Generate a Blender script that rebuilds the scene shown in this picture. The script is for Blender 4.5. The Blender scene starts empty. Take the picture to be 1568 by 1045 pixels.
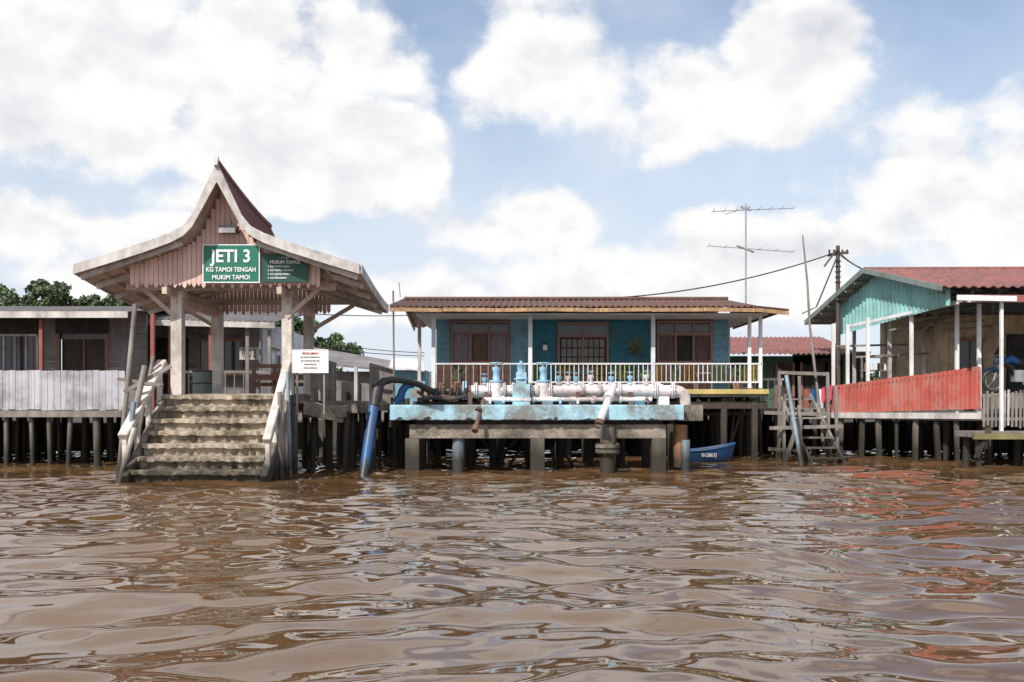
import bpy, math, random
import numpy as np
from mathutils import Vector, Matrix
random.seed(7); np.random.seed(7)
F=1524.4; H=1.5
def W(px,py,d): return ((px-784)*d/F, d, H+(620-py)*d/F)
def wx(px,d): return (px-784)*d/F
def wz(py,d): return H+(620-py)*d/F
sc=bpy.context.scene
sc.view_settings.view_transform='Standard'; sc.view_settings.look='None'; sc.view_settings.exposure=0

# ---------------------------------------------------------------- materials
def new_mat(name):
    m=bpy.data.materials.new(name); m.use_nodes=True
    nt=m.node_tree; b=nt.nodes['Principled BSDF']; return m,nt,b
def mixc(nt,fac,a,b,mode='MIX'):
    n=nt.nodes.new('ShaderNodeMix'); n.data_type='RGBA'; n.blend_type=mode
    for idx,v in ((0,fac),(6,a),(7,b)):
        if isinstance(v,(int,float)): n.inputs[idx].default_value=v
        elif isinstance(v,tuple): n.inputs[idx].default_value=(v[0],v[1],v[2],1)
        else: nt.links.new(v,n.inputs[idx])
    return n.outputs[2]
def math_(nt,op,a,b=0.0,c=None,clamp=False):
    n=nt.nodes.new('ShaderNodeMath'); n.operation=op; n.use_clamp=clamp
    for i,v in enumerate((a,b,c)):
        if v is None: continue
        if isinstance(v,(int,float)): n.inputs[i].default_value=v
        else: nt.links.new(v,n.inputs[i])
    return n.outputs[0]
def maprange(nt,v,a,b,c=0.0,d=1.0,smooth=False):
    n=nt.nodes.new('ShaderNodeMapRange'); n.clamp=True
    if smooth: n.interpolation_type='SMOOTHSTEP'
    nt.links.new(v,n.inputs[0])
    n.inputs[1].default_value=a;n.inputs[2].default_value=b;n.inputs[3].default_value=c;n.inputs[4].default_value=d
    return n.outputs[0]
def noise(nt,vec,scale,detail=5,rough=.6,st=None):
    if st:
        mp=nt.nodes.new('ShaderNodeMapping'); mp.inputs['Scale'].default_value=st
        nt.links.new(vec,mp.inputs[0]); vec=mp.outputs[0]
    n=nt.nodes.new('ShaderNodeTexNoise'); n.inputs['Scale'].default_value=scale
    n.inputs['Detail'].default_value=detail; n.inputs['Roughness'].default_value=rough
    nt.links.new(vec,n.inputs['Vector']); return n.outputs[0]
def M(name,c,rough=.75,var=.35,scale=4,dirt=(.09,.07,.05),dirt_amt=.5,streak=True,wet_shade=0,metal=0,bump=.25,cell=0):
    m,nt,b=new_mat(name)
    g=nt.nodes.new('ShaderNodeNewGeometry'); pos=g.outputs['Position']
    n1=noise(nt,pos,scale,4,.65,(1,1,.22) if streak else None)
    n2=noise(nt,pos,scale*.35,4,.7)
    n3=noise(nt,pos,scale*9,3,.7)
    f1=maprange(nt,n1,.3,.7)
    dark=tuple(x*(1-var) for x in c); lite=tuple(min(x*(1+var*.25),.95) for x in c)
    col=mixc(nt,f1,dark,lite)
    if cell:
        v=nt.nodes.new('ShaderNodeTexWhiteNoise'); v.noise_dimensions='1D'
        sp=nt.nodes.new('ShaderNodeSeparateXYZ'); nt.links.new(pos,sp.inputs[0])
        a=math_(nt,'FLOOR',math_(nt,'MULTIPLY',sp.outputs[0],cell)); nt.links.new(a,v.inputs['W'])
        col=mixc(nt,math_(nt,'MULTIPLY',v.outputs[0],.45),col,tuple(x*.45 for x in c))
    fd=math_(nt,'MULTIPLY',maprange(nt,math_(nt,'MULTIPLY_ADD',n3,.35,n2),.62,.82),dirt_amt)
    col=mixc(nt,fd,col,dirt)
    if wet_shade:
        sp=nt.nodes.new('ShaderNodeSeparateXYZ'); nt.links.new(pos,sp.inputs[0])
        zz=math_(nt,'MULTIPLY_ADD',n1,.6,sp.outputs[2])
        fw=maprange(nt,zz,wet_shade*.5,wet_shade,.94,0)
        col=mixc(nt,fw,col,(.022,.019,.011))  # waterline damp; on piles its raised reach also paints in under-deck shade
    nt.links.new(col,b.inputs['Base Color'])
    b.inputs['Roughness'].default_value=rough; b.inputs['Metallic'].default_value=metal
    if bump:
        bp=nt.nodes.new('ShaderNodeBump'); bp.inputs['Strength'].default_value=bump; bp.inputs['Distance'].default_value=.02
        nt.links.new(math_(nt,'MULTIPLY_ADD',n3,.6,n1),bp.inputs['Height']); nt.links.new(bp.outputs[0],b.inputs['Normal'])
    return m

pink=M('pink_boards',(.80,.55,.48),var=.25,dirt_amt=.2)
greywood=M('grey_weathered_wood',(.29,.255,.23),var=.5,wet_shade=1.1)
bargem=M('barge_paint',(.62,.58,.55),var=.35,dirt_amt=.5)
soffit=M('soffit_boards',(.62,.48,.40),var=.3,dirt_amt=.35)
rooftile=M('red_roof_sheet',(.27,.10,.09),var=.4,dirt=(.10,.08,.08),dirt_amt=.5)
roofbrown=M('brown_roof_sheet',(.14,.06,.045),var=.5,dirt_amt=.5,scale=2)
roofgrey=M('grey_roof_sheet',(.25,.23,.23),var=.5,dirt_amt=.5,scale=2)
orange=M('orange_rust_sheet',(.52,.31,.16),var=.45,scale=8)
conc=M('old_concrete',(.34,.285,.23),var=.55,dirt=(.05,.045,.03),dirt_amt=.85,streak=False,scale=3,wet_shade=1.1,bump=.6)
stepm=M('step_concrete',(.56,.46,.35),var=.55,dirt=(.08,.065,.03),dirt_amt=.85,streak=False,scale=5,wet_shade=.9,bump=1.0)
cream=M('cream_concrete',(.74,.67,.60),var=.3,dirt_amt=.45,wet_shade=1.0,bump=.4)
pile=M('timber_pile',(.055,.045,.036),var=.55,wet_shade=1.3,bump=.6)
pileC=M('concrete_pile',(.20,.175,.145),var=.6,wet_shade=1.3,bump=.6)
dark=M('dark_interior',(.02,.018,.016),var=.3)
darkwood=M('dark_wood',(.06,.04,.03),var=.4)
whitep=M('white_paint',(.78,.78,.78),var=.15,dirt_amt=.25)
whitefence=M('white_fence_boards',(.58,.57,.61),var=.3,dirt_amt=.55,cell=6.2)
greywall=M('grey_wall_boards',(.25,.225,.215),var=.35,dirt_amt=.5)
teal=M('teal_planks',(.026,.16,.215),var=.35,dirt_amt=.3,streak=False)
ltblue=M('light_blue_planks',(.18,.36,.45),var=.3,dirt_amt=.35,streak=False)
platblue=M('platform_blue_paint',(.37,.62,.73),var=.25,dirt=(.16,.13,.09),dirt_amt=.85,streak=True,scale=4,bump=.5)
valve=M('valve_blue_paint',(.30,.55,.72),rough=.45,var=.3,dirt_amt=.35)
deepblue=M('blue_pipe_paint',(.02,.12,.32),rough=.45,var=.35,dirt_amt=.4,wet_shade=.7)
pipew=M('pipe_white_paint',(.74,.69,.69),rough=.45,var=.25,dirt=(.22,.11,.07),dirt_amt=.6,scale=4)
rust=M('rusty_iron',(.17,.09,.06),var=.5,dirt=(.04,.03,.03))
blackp=M('black_rubber',(.022,.022,.024),rough=.5,var=.3,dirt_amt=.3)
salmon=M('salmon_tiles',(.48,.25,.18),var=.25,dirt_amt=.25)
brownf=M('brown_window_frame',(.30,.15,.11),var=.2,dirt_amt=.1)
curt=M('curtain_cloth',(.15,.09,.08),var=.45,dirt_amt=.1,bump=0,scale=8)
curt2=M('pale_curtain_cloth',(.24,.20,.22),var=.4,dirt_amt=.1,bump=0,scale=8)
yellow=M('yellow_paint',(.60,.46,.16),var=.25,dirt_amt=.4)
redf=M('red_corrugated_paint',(.50,.11,.08),var=.35,dirt=(.40,.27,.23),dirt_amt=.6)
tealsheet=M('turquoise_corrugated_paint',(.27,.54,.50),var=.22,dirt_amt=.35)
greenw=M('green_wall_paint',(.07,.17,.11),var=.3)
tan=M('tan_wall_paint',(.62,.46,.28),var=.2)
redp=M('red_post_paint',(.36,.10,.08),var=.3)
signg=M('sign_green',(.005,.16,.105),rough=.45,var=.1,dirt_amt=.1,bump=0)
signd=M('sign_dark_green',(.008,.07,.05),rough=.45,var=.1,dirt_amt=.1,bump=0)
signw=M('sign_lettering_white',(.8,.8,.78),rough=.5,var=.05,dirt_amt=.05,bump=0)
signr=M('sign_lettering_red',(.5,.08,.06),rough=.5,var=.05,dirt_amt=0,bump=0)
boatb=M('boat_blue_paint',(.012,.11,.30),rough=.4,var=.25,dirt_amt=.3)
cloth=M('pink_laundry',(.7,.08,.14),var=.2,dirt_amt=0,bump=0)
metal=M('galvanised_metal',(.40,.40,.41),rough=.45,var=.3,metal=.5)
greygreen=M('grey_green_sheet',(.22,.26,.24),var=.3)
pgrey=M('blue_grey_pole',(.25,.34,.40),wet_shade=1.1)
wire=M('black_cable',(.02,.02,.02),var=.1,bump=0)
bark=M('bark',(.10,.075,.05),var=.4)
def glassm():
    m,nt,b=new_mat('window_glass'); b.inputs['Base Color'].default_value=(.05,.055,.06,1)
    b.inputs['Roughness'].default_value=.08; return m
glass=glassm()
def leafm(name,c):
    m,nt,b=new_mat(name); g=nt.nodes.new('ShaderNodeNewGeometry')
    n=noise(nt,g.outputs['Position'],1.3,3)
    col=mixc(nt,maprange(nt,n,.35,.65),tuple(x*.45 for x in c),tuple(x*1.3 for x in c))
    nt.links.new(col,b.inputs['Base Color']); b.inputs['Roughness'].default_value=.6; return m
leaf=leafm('foliage_leaves',(.08,.12,.045))

# ---------------------------------------------------------------- builder
class Mb:
    def __init__(s): s.v=[];s.f=[];s.m=[];s.sm=[];s.mats=[]
    def mi(s,mat):
        if mat not in s.mats: s.mats.append(mat)
        return s.mats.index(mat)
    def add(s,vs,fs,mat,smooth=False):
        o=len(s.v); s.v+= [tuple(v) for v in vs]; k=s.mi(mat)
        for f in fs: s.f.append(tuple(i+o for i in f)); s.m.append(k); s.sm.append(smooth)
    def box(s,x0,x1,y0,y1,z0,z1,mat):
        vs=[(x,y,z) for x in (x0,x1) for y in (y0,y1) for z in (z0,z1)]
        s.add(vs,[(0,1,3,2),(4,6,7,5),(0,4,5,1),(2,3,7,6),(0,2,6,4),(1,5,7,3)],mat)
    def beam(s,p,q,w,h,mat,up=(0,0,1)):
        p=Vector(p);q=Vector(q);d=(q-p).normalized();u=Vector(up)
        if abs(d.dot(u))>.98: u=Vector((0,1,0))
        sd=d.cross(u).normalized(); u2=sd.cross(d).normalized()
        vs=[]
        for e in (p,q):
            for a,b in ((-1,-1),(1,-1),(1,1),(-1,1)): vs.append(e+sd*(a*w/2)+u2*(b*h/2))
        s.add(vs,[(0,1,2,3),(7,6,5,4),(0,4,5,1),(1,5,6,2),(2,6,7,3),(3,7,4,0)],mat)
    def tube(s,pts,r,mat,seg=12,closed=False):
        pts=[Vector(p) for p in pts]; n=len(pts); rs=r if isinstance(r,(list,tuple)) else [r]*n
        vs=[]; ref=None
        for i,p in enumerate(pts):
            if closed: d=(pts[(i+1)%n]-pts[i-1])
            else: d=pts[min(i+1,n-1)]-pts[max(i-1,0)]
            d.normalize()
            if ref is None:
                ref=Vector((0,0,1)) if abs(d.z)<.9 else Vector((1,0,0))
            a=d.cross(ref).normalized(); b=a.cross(d).normalized(); ref=b
            for k in range(seg):
                t=2*math.pi*k/seg; vs.append(p+a*math.cos(t)*rs[i]+b*math.sin(t)*rs[i])
        fs=[]
        for i in range(n if closed else n-1):
            j=(i+1)%n
            for k in range(seg):
                k2=(k+1)%seg; fs.append((i*seg+k,i*seg+k2,j*seg+k2,j*seg+k))
        s.add(vs,fs,mat,True)
        if not closed:
            s.add(vs[:seg],[tuple(range(seg))[::-1]],mat); s.add(vs[-seg:],[tuple(range(seg))],mat)
    def cyl(s,p,q,r,mat,seg=14,r2=None): s.tube([p,q],[r,r if r2 is None else r2],mat,seg)
    def ring(s,c,r,t,mat,axis='z',seg=20):
        pts=[]
        for k in range(seg):
            a=2*math.pi*k/seg; u,v=r*math.cos(a),r*math.sin(a)
            pts.append({'z':(c[0]+u,c[1]+v,c[2]),'y':(c[0]+u,c[1],c[2]+v),'x':(c[0],c[1]+u,c[2]+v)}[axis])
        s.tube(pts,t,mat,8,closed=True)
    def poly(s,pts,mat,thick=None):
        n=len(pts)
        if thick is None: s.add(pts,[tuple(range(n))],mat); return
        t=Vector(thick); vs=[Vector(p) for p in pts]+[Vector(p)+t for p in pts]
        fs=[tuple(range(n)),tuple(range(n,2*n))[::-1]]+[(i,i+n,(i+1)%n+n,(i+1)%n) for i in range(n)]
        s.add(vs,fs,mat)
    def corr(s,a,b,c,d,n,amp,mat,nrm,under=None,th=.02,square=False):
        a,b,c,d,nrm=map(Vector,(a,b,c,d,nrm)); vs=[];N=n*4
        for i in range(N+1):
            t=i/N; 
            o=(1,1,-1,-1)[i%4] if square else math.sin(i*math.pi/2)
            o=nrm*amp*o
            vs.append(a.lerp(b,t)+o); vs.append(d.lerp(c,t)+o)
        fs=[(2*i,2*i+2,2*i+3,2*i+1) for i in range(N)]
        s.add(vs,fs,mat)
        s.add([v-nrm*th for v in vs],[f[::-1] for f in fs],under or mat)
        s.add([vs[0::2][i] for i in range(N+1)]+[vs[0::2][i]-nrm*th for i in range(N+1)],[(i,i+N+1,i+N+2,i+1) for i in range(N)],mat)
    def finish(s,name,parent=None,bevel=0):
        me=bpy.data.meshes.new(name); me.from_pydata(s.v,[],s.f)
        for m in s.mats: me.materials.append(m)
        me.polygons.foreach_set('material_index',s.m); me.polygons.foreach_set('use_smooth',s.sm)
        me.update(); o=bpy.data.objects.new(name,me); sc.collection.objects.link(o)
        if bevel:
            bv=o.modifiers.new('b','BEVEL'); bv.width=bevel; bv.segments=1; bv.limit_method='ANGLE'; bv.angle_limit=math.radians(50)
        if parent: 
            o.parent=parent; o.matrix_parent_inverse=Matrix.Translation(-parent.location)
        return o
def E(name,loc=(0,0,0)):
    e=bpy.data.objects.new(name,None); e.location=loc; e.empty_display_size=.3; sc.collection.objects.link(e); return e
def text(body,loc,size,mat,parent,name,sx=1,bold=.0,align='CENTER'):
    cu=bpy.data.curves.new(name,'FONT'); cu.body=body; cu.size=size; cu.align_x=align; cu.align_y='CENTER'
    cu.extrude=.003; cu.offset=bold; cu.materials.append(mat)
    o=bpy.data.objects.new(name,cu); sc.collection.objects.link(o)
    o.location=loc; o.rotation_euler=(math.radians(90),0,0); o.scale=(sx,1,1)
    o.parent=parent; o.matrix_parent_inverse=Matrix.Translation(-parent.location); return o
def stilts(mb,x0,x1,y0,y1,nx,ny,z1,r,mat,jit=.15,sq=False):
    for i in range(nx):
        for j in range(ny):
            x=x0+(x1-x0)*(i/(max(nx-1,1)))+random.uniform(-jit,jit); y=y0+(y1-y0)*(j/max(ny-1,1))
            if sq: mb.beam((x,y,-1.5),(x,y,z1),r*2,r*2,mat)
            else: mb.cyl((x+random.uniform(-.14,.14),y,-1.5),(x,y,z1),r*random.uniform(.6,1.25),mat,8)

# ---------------------------------------------------------------- camera
cam=bpy.data.cameras.new('camera'); co=bpy.data.objects.new('camera',cam); sc.collection.objects.link(co)
co.location=(0,0,H); co.rotation_euler=(math.radians(90),0,0)
cam.lens=35; cam.sensor_width=36; cam.shift_y=0.0625; cam.clip_end=3000; cam.clip_start=.1; sc.camera=co

# ---------------------------------------------------------------- world
w=bpy.data.worlds.new("World"); sc.world=w; w.use_nodes=True; nt=w.node_tree
for n in list(nt.nodes): nt.nodes.remove(n)
SUN_EL=math.radians(44); SUN_AZ=math.radians(212)   # 180 = behind the viewer
out=nt.nodes.new('ShaderNodeOutputWorld')
sky=nt.nodes.new('ShaderNodeTexSky'); sky.sky_type='NISHITA'; sky.sun_disc=False
sky.sun_elevation=SUN_EL; sky.sun_rotation=SUN_AZ; sky.dust_density=1.0; sky.air_density=1.0
tc=nt.nodes.new('ShaderNodeTexCoord'); dirv=tc.outputs['Generated']
nm=nt.nodes.new('ShaderNodeVectorMath'); nm.operation='NORMALIZE'; nt.links.new(dirv,nm.inputs[0]); dn=nm.outputs[0]
wn=nt.nodes.new('ShaderNodeTexNoise'); wn.inputs['Scale'].default_value=8; wn.inputs['Detail'].default_value=4; nt.links.new(dn,wn.inputs['Vector'])
ws=nt.nodes.new('ShaderNodeVectorMath'); ws.operation='MULTIPLY_ADD'; nt.links.new(wn.outputs['Color'],ws.inputs[0]); ws.inputs[1].default_value=(.13,.13,.11); 
wa=nt.nodes.new('ShaderNodeVectorMath'); wa.operation='ADD'; nt.links.new(dn,wa.inputs[0]); wa.inputs[1].default_value=(-.065,-.065,-.055)
nt.links.new(wa.outputs[0],ws.inputs[2]); pw=ws.outputs[0]
blobs=[ # bearing as seen from the river, angular radii, weight
 (90,90,270,140,1),(380,80,150,110,.9),(230,190,150,70,.9),
 (570,80,130,70,.85),(430,210,190,100,1.1),(590,235,110,90,1.1),(420,300,220,50,.8),(840,100,160,110,.85),
 (1060,150,120,85,1.05),(1215,120,120,100,1.15),(200,350,120,55,.9),(30,365,110,60,.9),
 (790,340,180,55,.8),(1220,370,210,60,.85),(1490,310,210,160,.70),(1550,160,70,90,.5),
 (300,440,420,60,.75),(1000,430,420,70,.8),(660,460,260,60,.8),(930,180,110,60,.6),
 (500,-260,800,200,.95),(784,-900,1500,300,.95)]  # unseen high cloud above the view, added to brighten the water's reflections
best=None
for (px,py,rx,ry,wt) in blobs:
    v=Vector(((px-784)/F,1,(620-py)/F)).normalized()
    s1=nt.nodes.new('ShaderNodeVectorMath'); s1.operation='SUBTRACT'; nt.links.new(pw,s1.inputs[0]); s1.inputs[1].default_value=v
    s2=nt.nodes.new('ShaderNodeVectorMath'); s2.operation='MULTIPLY'; nt.links.new(s1.outputs[0],s2.inputs[0]); s2.inputs[1].default_value=(F/rx*1.0,0,F/ry*1.0)
    s3=nt.nodes.new('ShaderNodeVectorMath'); s3.operation='LENGTH'; nt.links.new(s2.outputs[0],s3.inputs[0])
    m1=maprange(nt,s3.outputs['Value'],0,1.6,wt,0,True)
    best=m1 if best is None else math_(nt,'SMOOTH_MAX',best,m1,.12)
def fbm(vec,off=None,scale=6,det=7):
    mp=nt.nodes.new('ShaderNodeMapping'); nt.links.new(vec,mp.inputs[0]); mp.inputs['Scale'].default_value=(1,1,1.4)
    if off: mp.inputs['Location'].default_value=off
    n=nt.nodes.new('ShaderNodeTexNoise'); n.inputs['Scale'].default_value=scale; n.inputs['Detail'].default_value=det; n.inputs['Roughness'].default_value=.58
    nt.links.new(mp.outputs[0],n.inputs['Vector']); return n.outputs[0]
sep=nt.nodes.new('ShaderNodeSeparateXYZ'); nt.links.new(dn,sep.inputs[0])
f1=fbm(dn,None,10); f2=fbm(dn,(-.010,0,.035),10,3)
dens=math_(nt,'ADD',best,math_(nt,'MULTIPLY',math_(nt,'SUBTRACT',f1,.5),1.4))
cov=maprange(nt,dens,.27,.62,0,1,True)
lit=math_(nt,'MULTIPLY',math_(nt,'SUBTRACT',f1,f2),1.6)
thick=maprange(nt,dens,.65,1.35,0,1)
lum=math_(nt,'ADD',math_(nt,'SUBTRACT',.94,math_(nt,'MULTIPLY',thick,.22)),lit)
lum=maprange(nt,lum,.40,.95,0,1)
ccol=mixc(nt,lum,(.66,.69,.75),(1.0,.995,.99))
hz=maprange(nt,sep.outputs[2],.05,.44,1.0,.2,True)
f4=fbm(dn,(7,1,5),3.5,4)
hz=math_(nt,'ADD',hz,math_(nt,'MULTIPLY',math_(nt,'SUBTRACT',f4,.45),1.7),clamp=True)
bgS=nt.nodes.new('ShaderNodeBackground'); bgS.inputs[1].default_value=.15; nt.links.new(sky.outputs[0],bgS.inputs[0])
bgH=nt.nodes.new('ShaderNodeBackground'); bgH.inputs[1].default_value=1; bgH.inputs[0].default_value=(.76,.83,.93,1)
bgC=nt.nodes.new('ShaderNodeBackground'); bgC.inputs[1].default_value=1; nt.links.new(ccol,bgC.inputs[0])
x1=nt.nodes.new('ShaderNodeMixShader'); nt.links.new(math_(nt,'MULTIPLY',hz,.88),x1.inputs[0]); nt.links.new(bgS.outputs[0],x1.inputs[1]); nt.links.new(bgH.outputs[0],x1.inputs[2])
x2=nt.nodes.new('ShaderNodeMixShader'); nt.links.new(cov,x2.inputs[0]); nt.links.new(x1.outputs[0],x2.inputs[1]); nt.links.new(bgC.outputs[0],x2.inputs[2])
nt.links.new(x2.outputs[0],out.inputs[0])
sl=bpy.data.lights.new('sun','SUN'); sl.energy=4.8; sl.angle=math.radians(.5); sl.color=(1,.955,.90)
so=bpy.data.objects.new('sun',sl); sc.collection.objects.link(so)
sd=Vector((math.sin(SUN_AZ)*math.cos(SUN_EL),math.cos(SUN_AZ)*math.cos(SUN_EL),math.sin(SUN_EL)))
so.rotation_euler=sd.to_track_quat('Z','Y').to_euler(); so.location=(0,-20,40)

# ---------------------------------------------------------------- water
xs=np.concatenate([-np.geomspace(500,15.5,26),np.arange(-15,15.01,.05),np.geomspace(15.5,500,26)])
ys=[-60,-30,-15,-6,0,1.0,2.0]; y=2.0
while y<42: y+=max(.03,y*.0052); ys.append(y)
ys=np.array(ys+list(np.geomspace(44,500,16)))
X,Y=np.meshgrid(xs,ys); Z=np.zeros_like(X)
rng=np.random.RandomState(5)
Xw=X+.35*np.sin(.55*Y+.3*X)+.2*np.sin(1.3*X+.8*Y); Yw=Y+.28*np.sin(.7*X+.4*Y+1)+.12*np.sin(2.1*X-.6*Y)
for i in range(48):
    L=.42*(2.4/.42)**(rng.rand()); k=2*np.pi/L
    th=rng.normal(0,.36)+ (math.pi/2)
    if rng.rand()<.14: th=rng.rand()*6.28
    slope=.035; a=slope/k; ph=rng.rand()*6.28
    q=k*(math.cos(th)*Xw+math.sin(th)*Yw)+ph
    mod=.6+.4*np.sin(.31*X*rng.randn()+.27*Y*rng.randn()+ph)
    Z+=a*mod*(np.sin(q)+.26*np.sin(2*q))
Z*=np.clip((17-np.abs(X))/3,0,1)*np.clip((44-Y)/6,0,1)*np.clip((Y-0)/2,0,1)
nr,nc=X.shape
me=bpy.data.meshes.new('river_water'); me.vertices.add(nr*nc)
me.vertices.foreach_set('co',np.stack([X,Y,Z],-1).astype(np.float32).ravel())
idx=np.arange(nr*nc).reshape(nr,nc)
q=np.stack([idx[:-1,:-1],idx[:-1,1:],idx[1:,1:],idx[1:,:-1]],-1).reshape(-1,4)
me.loops.add(q.size); me.loops.foreach_set('vertex_index',q.ravel().astype(np.int32))
me.polygons.add(len(q)); me.polygons.foreach_set('loop_start',(np.arange(len(q))*4).astype(np.int32))
me.polygons.foreach_set('use_smooth',np.ones(len(q),dtype=bool)); me.update(calc_edges=True); me.validate()
wo=bpy.data.objects.new('river_water',me); sc.collection.objects.link(wo)
m,nt,b=new_mat('muddy_water')
g=nt.nodes.new('ShaderNodeNewGeometry'); pos=g.outputs['Position']
n0=noise(nt,pos,.35,4,.6)
col=mixc(nt,maprange(nt,n0,.35,.65),(.098,.052,.023),(.125,.068,.031)); nt.links.new(col,b.inputs['Base Color'])
b.inputs['Roughness'].default_value=.008; b.inputs['IOR'].default_value=1.62
n1=noise(nt,pos,4.0,2,.5,(.45,1,1))
bp=nt.nodes.new('ShaderNodeBump'); bp.inputs['Strength'].default_value=.05; bp.inputs['Distance'].default_value=.025
nt.links.new(n1,bp.inputs['Height']); nt.links.new(bp.outputs[0],b.inputs['Normal'])
me.materials.append(m)

# ---------------------------------------------------------------- ground
gx=np.concatenate([-np.geomspace(900,40,10),np.linspace(-35,35,36),np.geomspace(40,900,10)])
gy=np.array([-80,0,20,33,35,36,36.6,37,38,42,50,60,80,120,200,400,900.])
GX,GY=np.meshgrid(gx,gy)
GZ=np.where(GY<33,-2.2,np.where(GY<36.5,-2.2+(GY-33)/3.5*1.2,.9))+np.where(GY>36.5,.15*np.sin(GX*.7)*np.sin(GY*.5),0)  # rear bank added as a dark backing behind the stilts
gm=Mb(); nr,nc=GX.shape
mudm=M('mud_and_grass',(.05,.05,.028),var=.5,dirt=(.035,.026,.016),dirt_amt=.7,streak=False,scale=1)
gm.add(np.stack([GX,GY,GZ],-1).reshape(-1,3).tolist(),[(r*nc+c,r*nc+c+1,(r+1)*nc+c+1,(r+1)*nc+c) for r in range(nr-1) for c in range(nc-1)],mudm)
gm.finish('ground')

# ---------------------------------------------------------------- jetty pavilion
P=E('jetty_pavilion',(-5.92,22,1.75)); cx=-5.92
prof=[(2.86,4.28),(2.2,4.48),(1.5,4.70),(.95,4.90),(.68,5.04),(.50,5.26),(.34,5.60),(0,6.33)]
def pz(h,y):
    h=abs(h)
    for (a,za),(b_,zb) in zip(prof[:-1],prof[1:]):
        if b_<=h<=a: z=zb+(za-zb)*(h-b_)/(a-b_); break
    else: z=prof[0][1]
    t=min(max((y-20)/4.3,0.0),1.0); drop=.39+.10*(1-min(h/2.86,1)); return z-drop*(1-(1-t)**1.5)
r=Mb(); N=16
hs=[-p[0] for p in prof]+[p[0] for p in prof[::-1][1:]]
grid=[[Vector((cx+h,20+4.3*j/N,pz(h,20+4.3*j/N))) for h in hs] for j in range(N+1)]
nn=len(hs)
vs=[v for row in grid for v in row]; fs=[(j*nn+i,j*nn+i+1,(j+1)*nn+i+1,(j+1)*nn+i) for j in range(N) for i in range(nn-1)]
r.add(vs,fs,rooftile); r.add([v-Vector((0,0,.09)) for v in vs],[f[::-1] for f in fs],soffit)
for j in range(0,N*2+1):
    y=20.02+4.26*j/(N*2)
    for i in range(nn-1):
        h0,h1=hs[i],hs[i+1]; r.beam((cx+h0,y,pz(h0,y)+.012),(cx+h1,y,pz(h1,y)+.012),.03,.03,rooftile)
r.tube([(cx,20+4.3*j/N,pz(0,20+4.3*j/N)+.03) for j in range(N+1)],.07,rooftile,8)
r.finish('roof',P)
r=Mb()
def bdrop(h):
    h=abs(h); return .2+(.20 if h<.3 else (.1 if h<.4 else (.04 if h<.6 else 0)))
for i in range(nn-1):
    for yy,dy in ((19.95,.05),(24.3,.05)):
        a=Vector((cx+hs[i],yy,pz(hs[i],yy)+.05)); b_=Vector((cx+hs[i+1],yy,pz(hs[i+1],yy)+.05))
        vs=[a,b_,b_-Vector((0,0,bdrop(hs[i+1]))),a-Vector((0,0,bdrop(hs[i])))]; vs=vs+[v+Vector((0,dy,0)) for v in vs]
        r.add(vs,[(0,1,2,3),(7,6,5,4),(0,4,5,1),(3,2,6,7)],bargem)
for s in (-1,1):
    for j in range(N):
        y0,y1=20+4.3*j/N,20+4.3*(j+1)/N
        r.beam((cx+s*2.88,y0,pz(2.86,y0)-.04),(cx+s*2.88,y1,pz(2.86,y1)-.04),.04,.2,bargem)
r.beam((cx,19.9,6.28),(cx,19.98,6.47),.07,.07,bargem)
r.finish('barge_boards',P)
r=Mb()
for s in (-1,1):
    for h in (2.5,2.1,1.7,1.3,.9):
        for j in range(6):
            y0,y1=20.08+4.1*j/6,20.08+4.1*(j+1)/6
            r.beam((cx+s*h,y0,pz(h,y0)-.125),(cx+s*h,y1,pz(h,y1)-.125),.05,.07,soffit)
    for y in (20.15,20.9,21.9,22.9,23.9):
        r.beam((cx+s*2.8,y,pz(2.8,y)-.2),(cx+s*.75,y,pz(.75,y)-.2),.06,.1,bargem)
    for y in (21,24):
        r.beam((cx+s*1.17,y,3.35),(cx+s*2.1,y,pz(2.1,y)-.2),.08,.09,soffit)
for y in (21.0,24.0): r.beam((cx-2.2,y,3.99),(cx+2.2,y,3.99),.1,.14,soffit)
for s in (-1,1): r.beam((cx+s*1.17,20.3,3.84),(cx+s*1.17,24.2,3.84),.1,.14,soffit)
r.finish('rafters',P)
r=Mb()
def slatrow(y,z0,hmax,y_prof,zt=None,mat=pink):
    h=-hmax; k=0
    while h<hmax:
        wd=.098; zb=z0-(.05 if k%2 else 0)+random.uniform(-.012,.012); top=min(pz(h,y_prof),pz(h+wd,y_prof))-.10 if zt is None else zt
        x0=cx+h+.004; x1=cx+h+wd-.004
        if top>zb+.1:
            r.poly([(x0,y,zb+.06),((x0+x1)/2,y,zb),(x1,y,zb+.06),(x1,y,top),(x0,y,top)],mat,(0,.02,0))
        h+=wd; k+=1
slatrow(20.5,3.96,1.95,20.5)
r.box(cx-1.9,cx+1.9,20.53,20.59,4.05,4.17,pink)
slatrow(24.05,3.72,1.5,24.05)
for s in (-1,1):
    for k in range(30):
        y=20.95+k*.1; zb=3.6-(.05 if k%2 else 0)
        r.poly([(cx+s*1.17,y,zb+.05),(cx+s*1.17,y+.04,zb),(cx+s*1.17,y+.08,zb+.05),(cx+s*1.17,y+.08,3.8),(cx+s*1.17,y,3.8)],pink,(.02,0,0))
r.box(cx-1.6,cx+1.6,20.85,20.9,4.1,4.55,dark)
r.finish('gable_slats',P)
r=Mb()
for x,y,t in ((-7.08,21.1,.24),(-4.75,21.1,.22),(-7.1,24,.24),(-4.9,24,.22)):
    r.box(x-t/2,x+t/2,y-t/2,y+t/2,1.7,3.92,cream); r.box(x-t/2-.03,x+t/2+.03,y-t/2-.03,y+t/2+.03,3.78,3.915,cream)
r.finish('posts',P,bevel=.015)
r=Mb()
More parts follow.
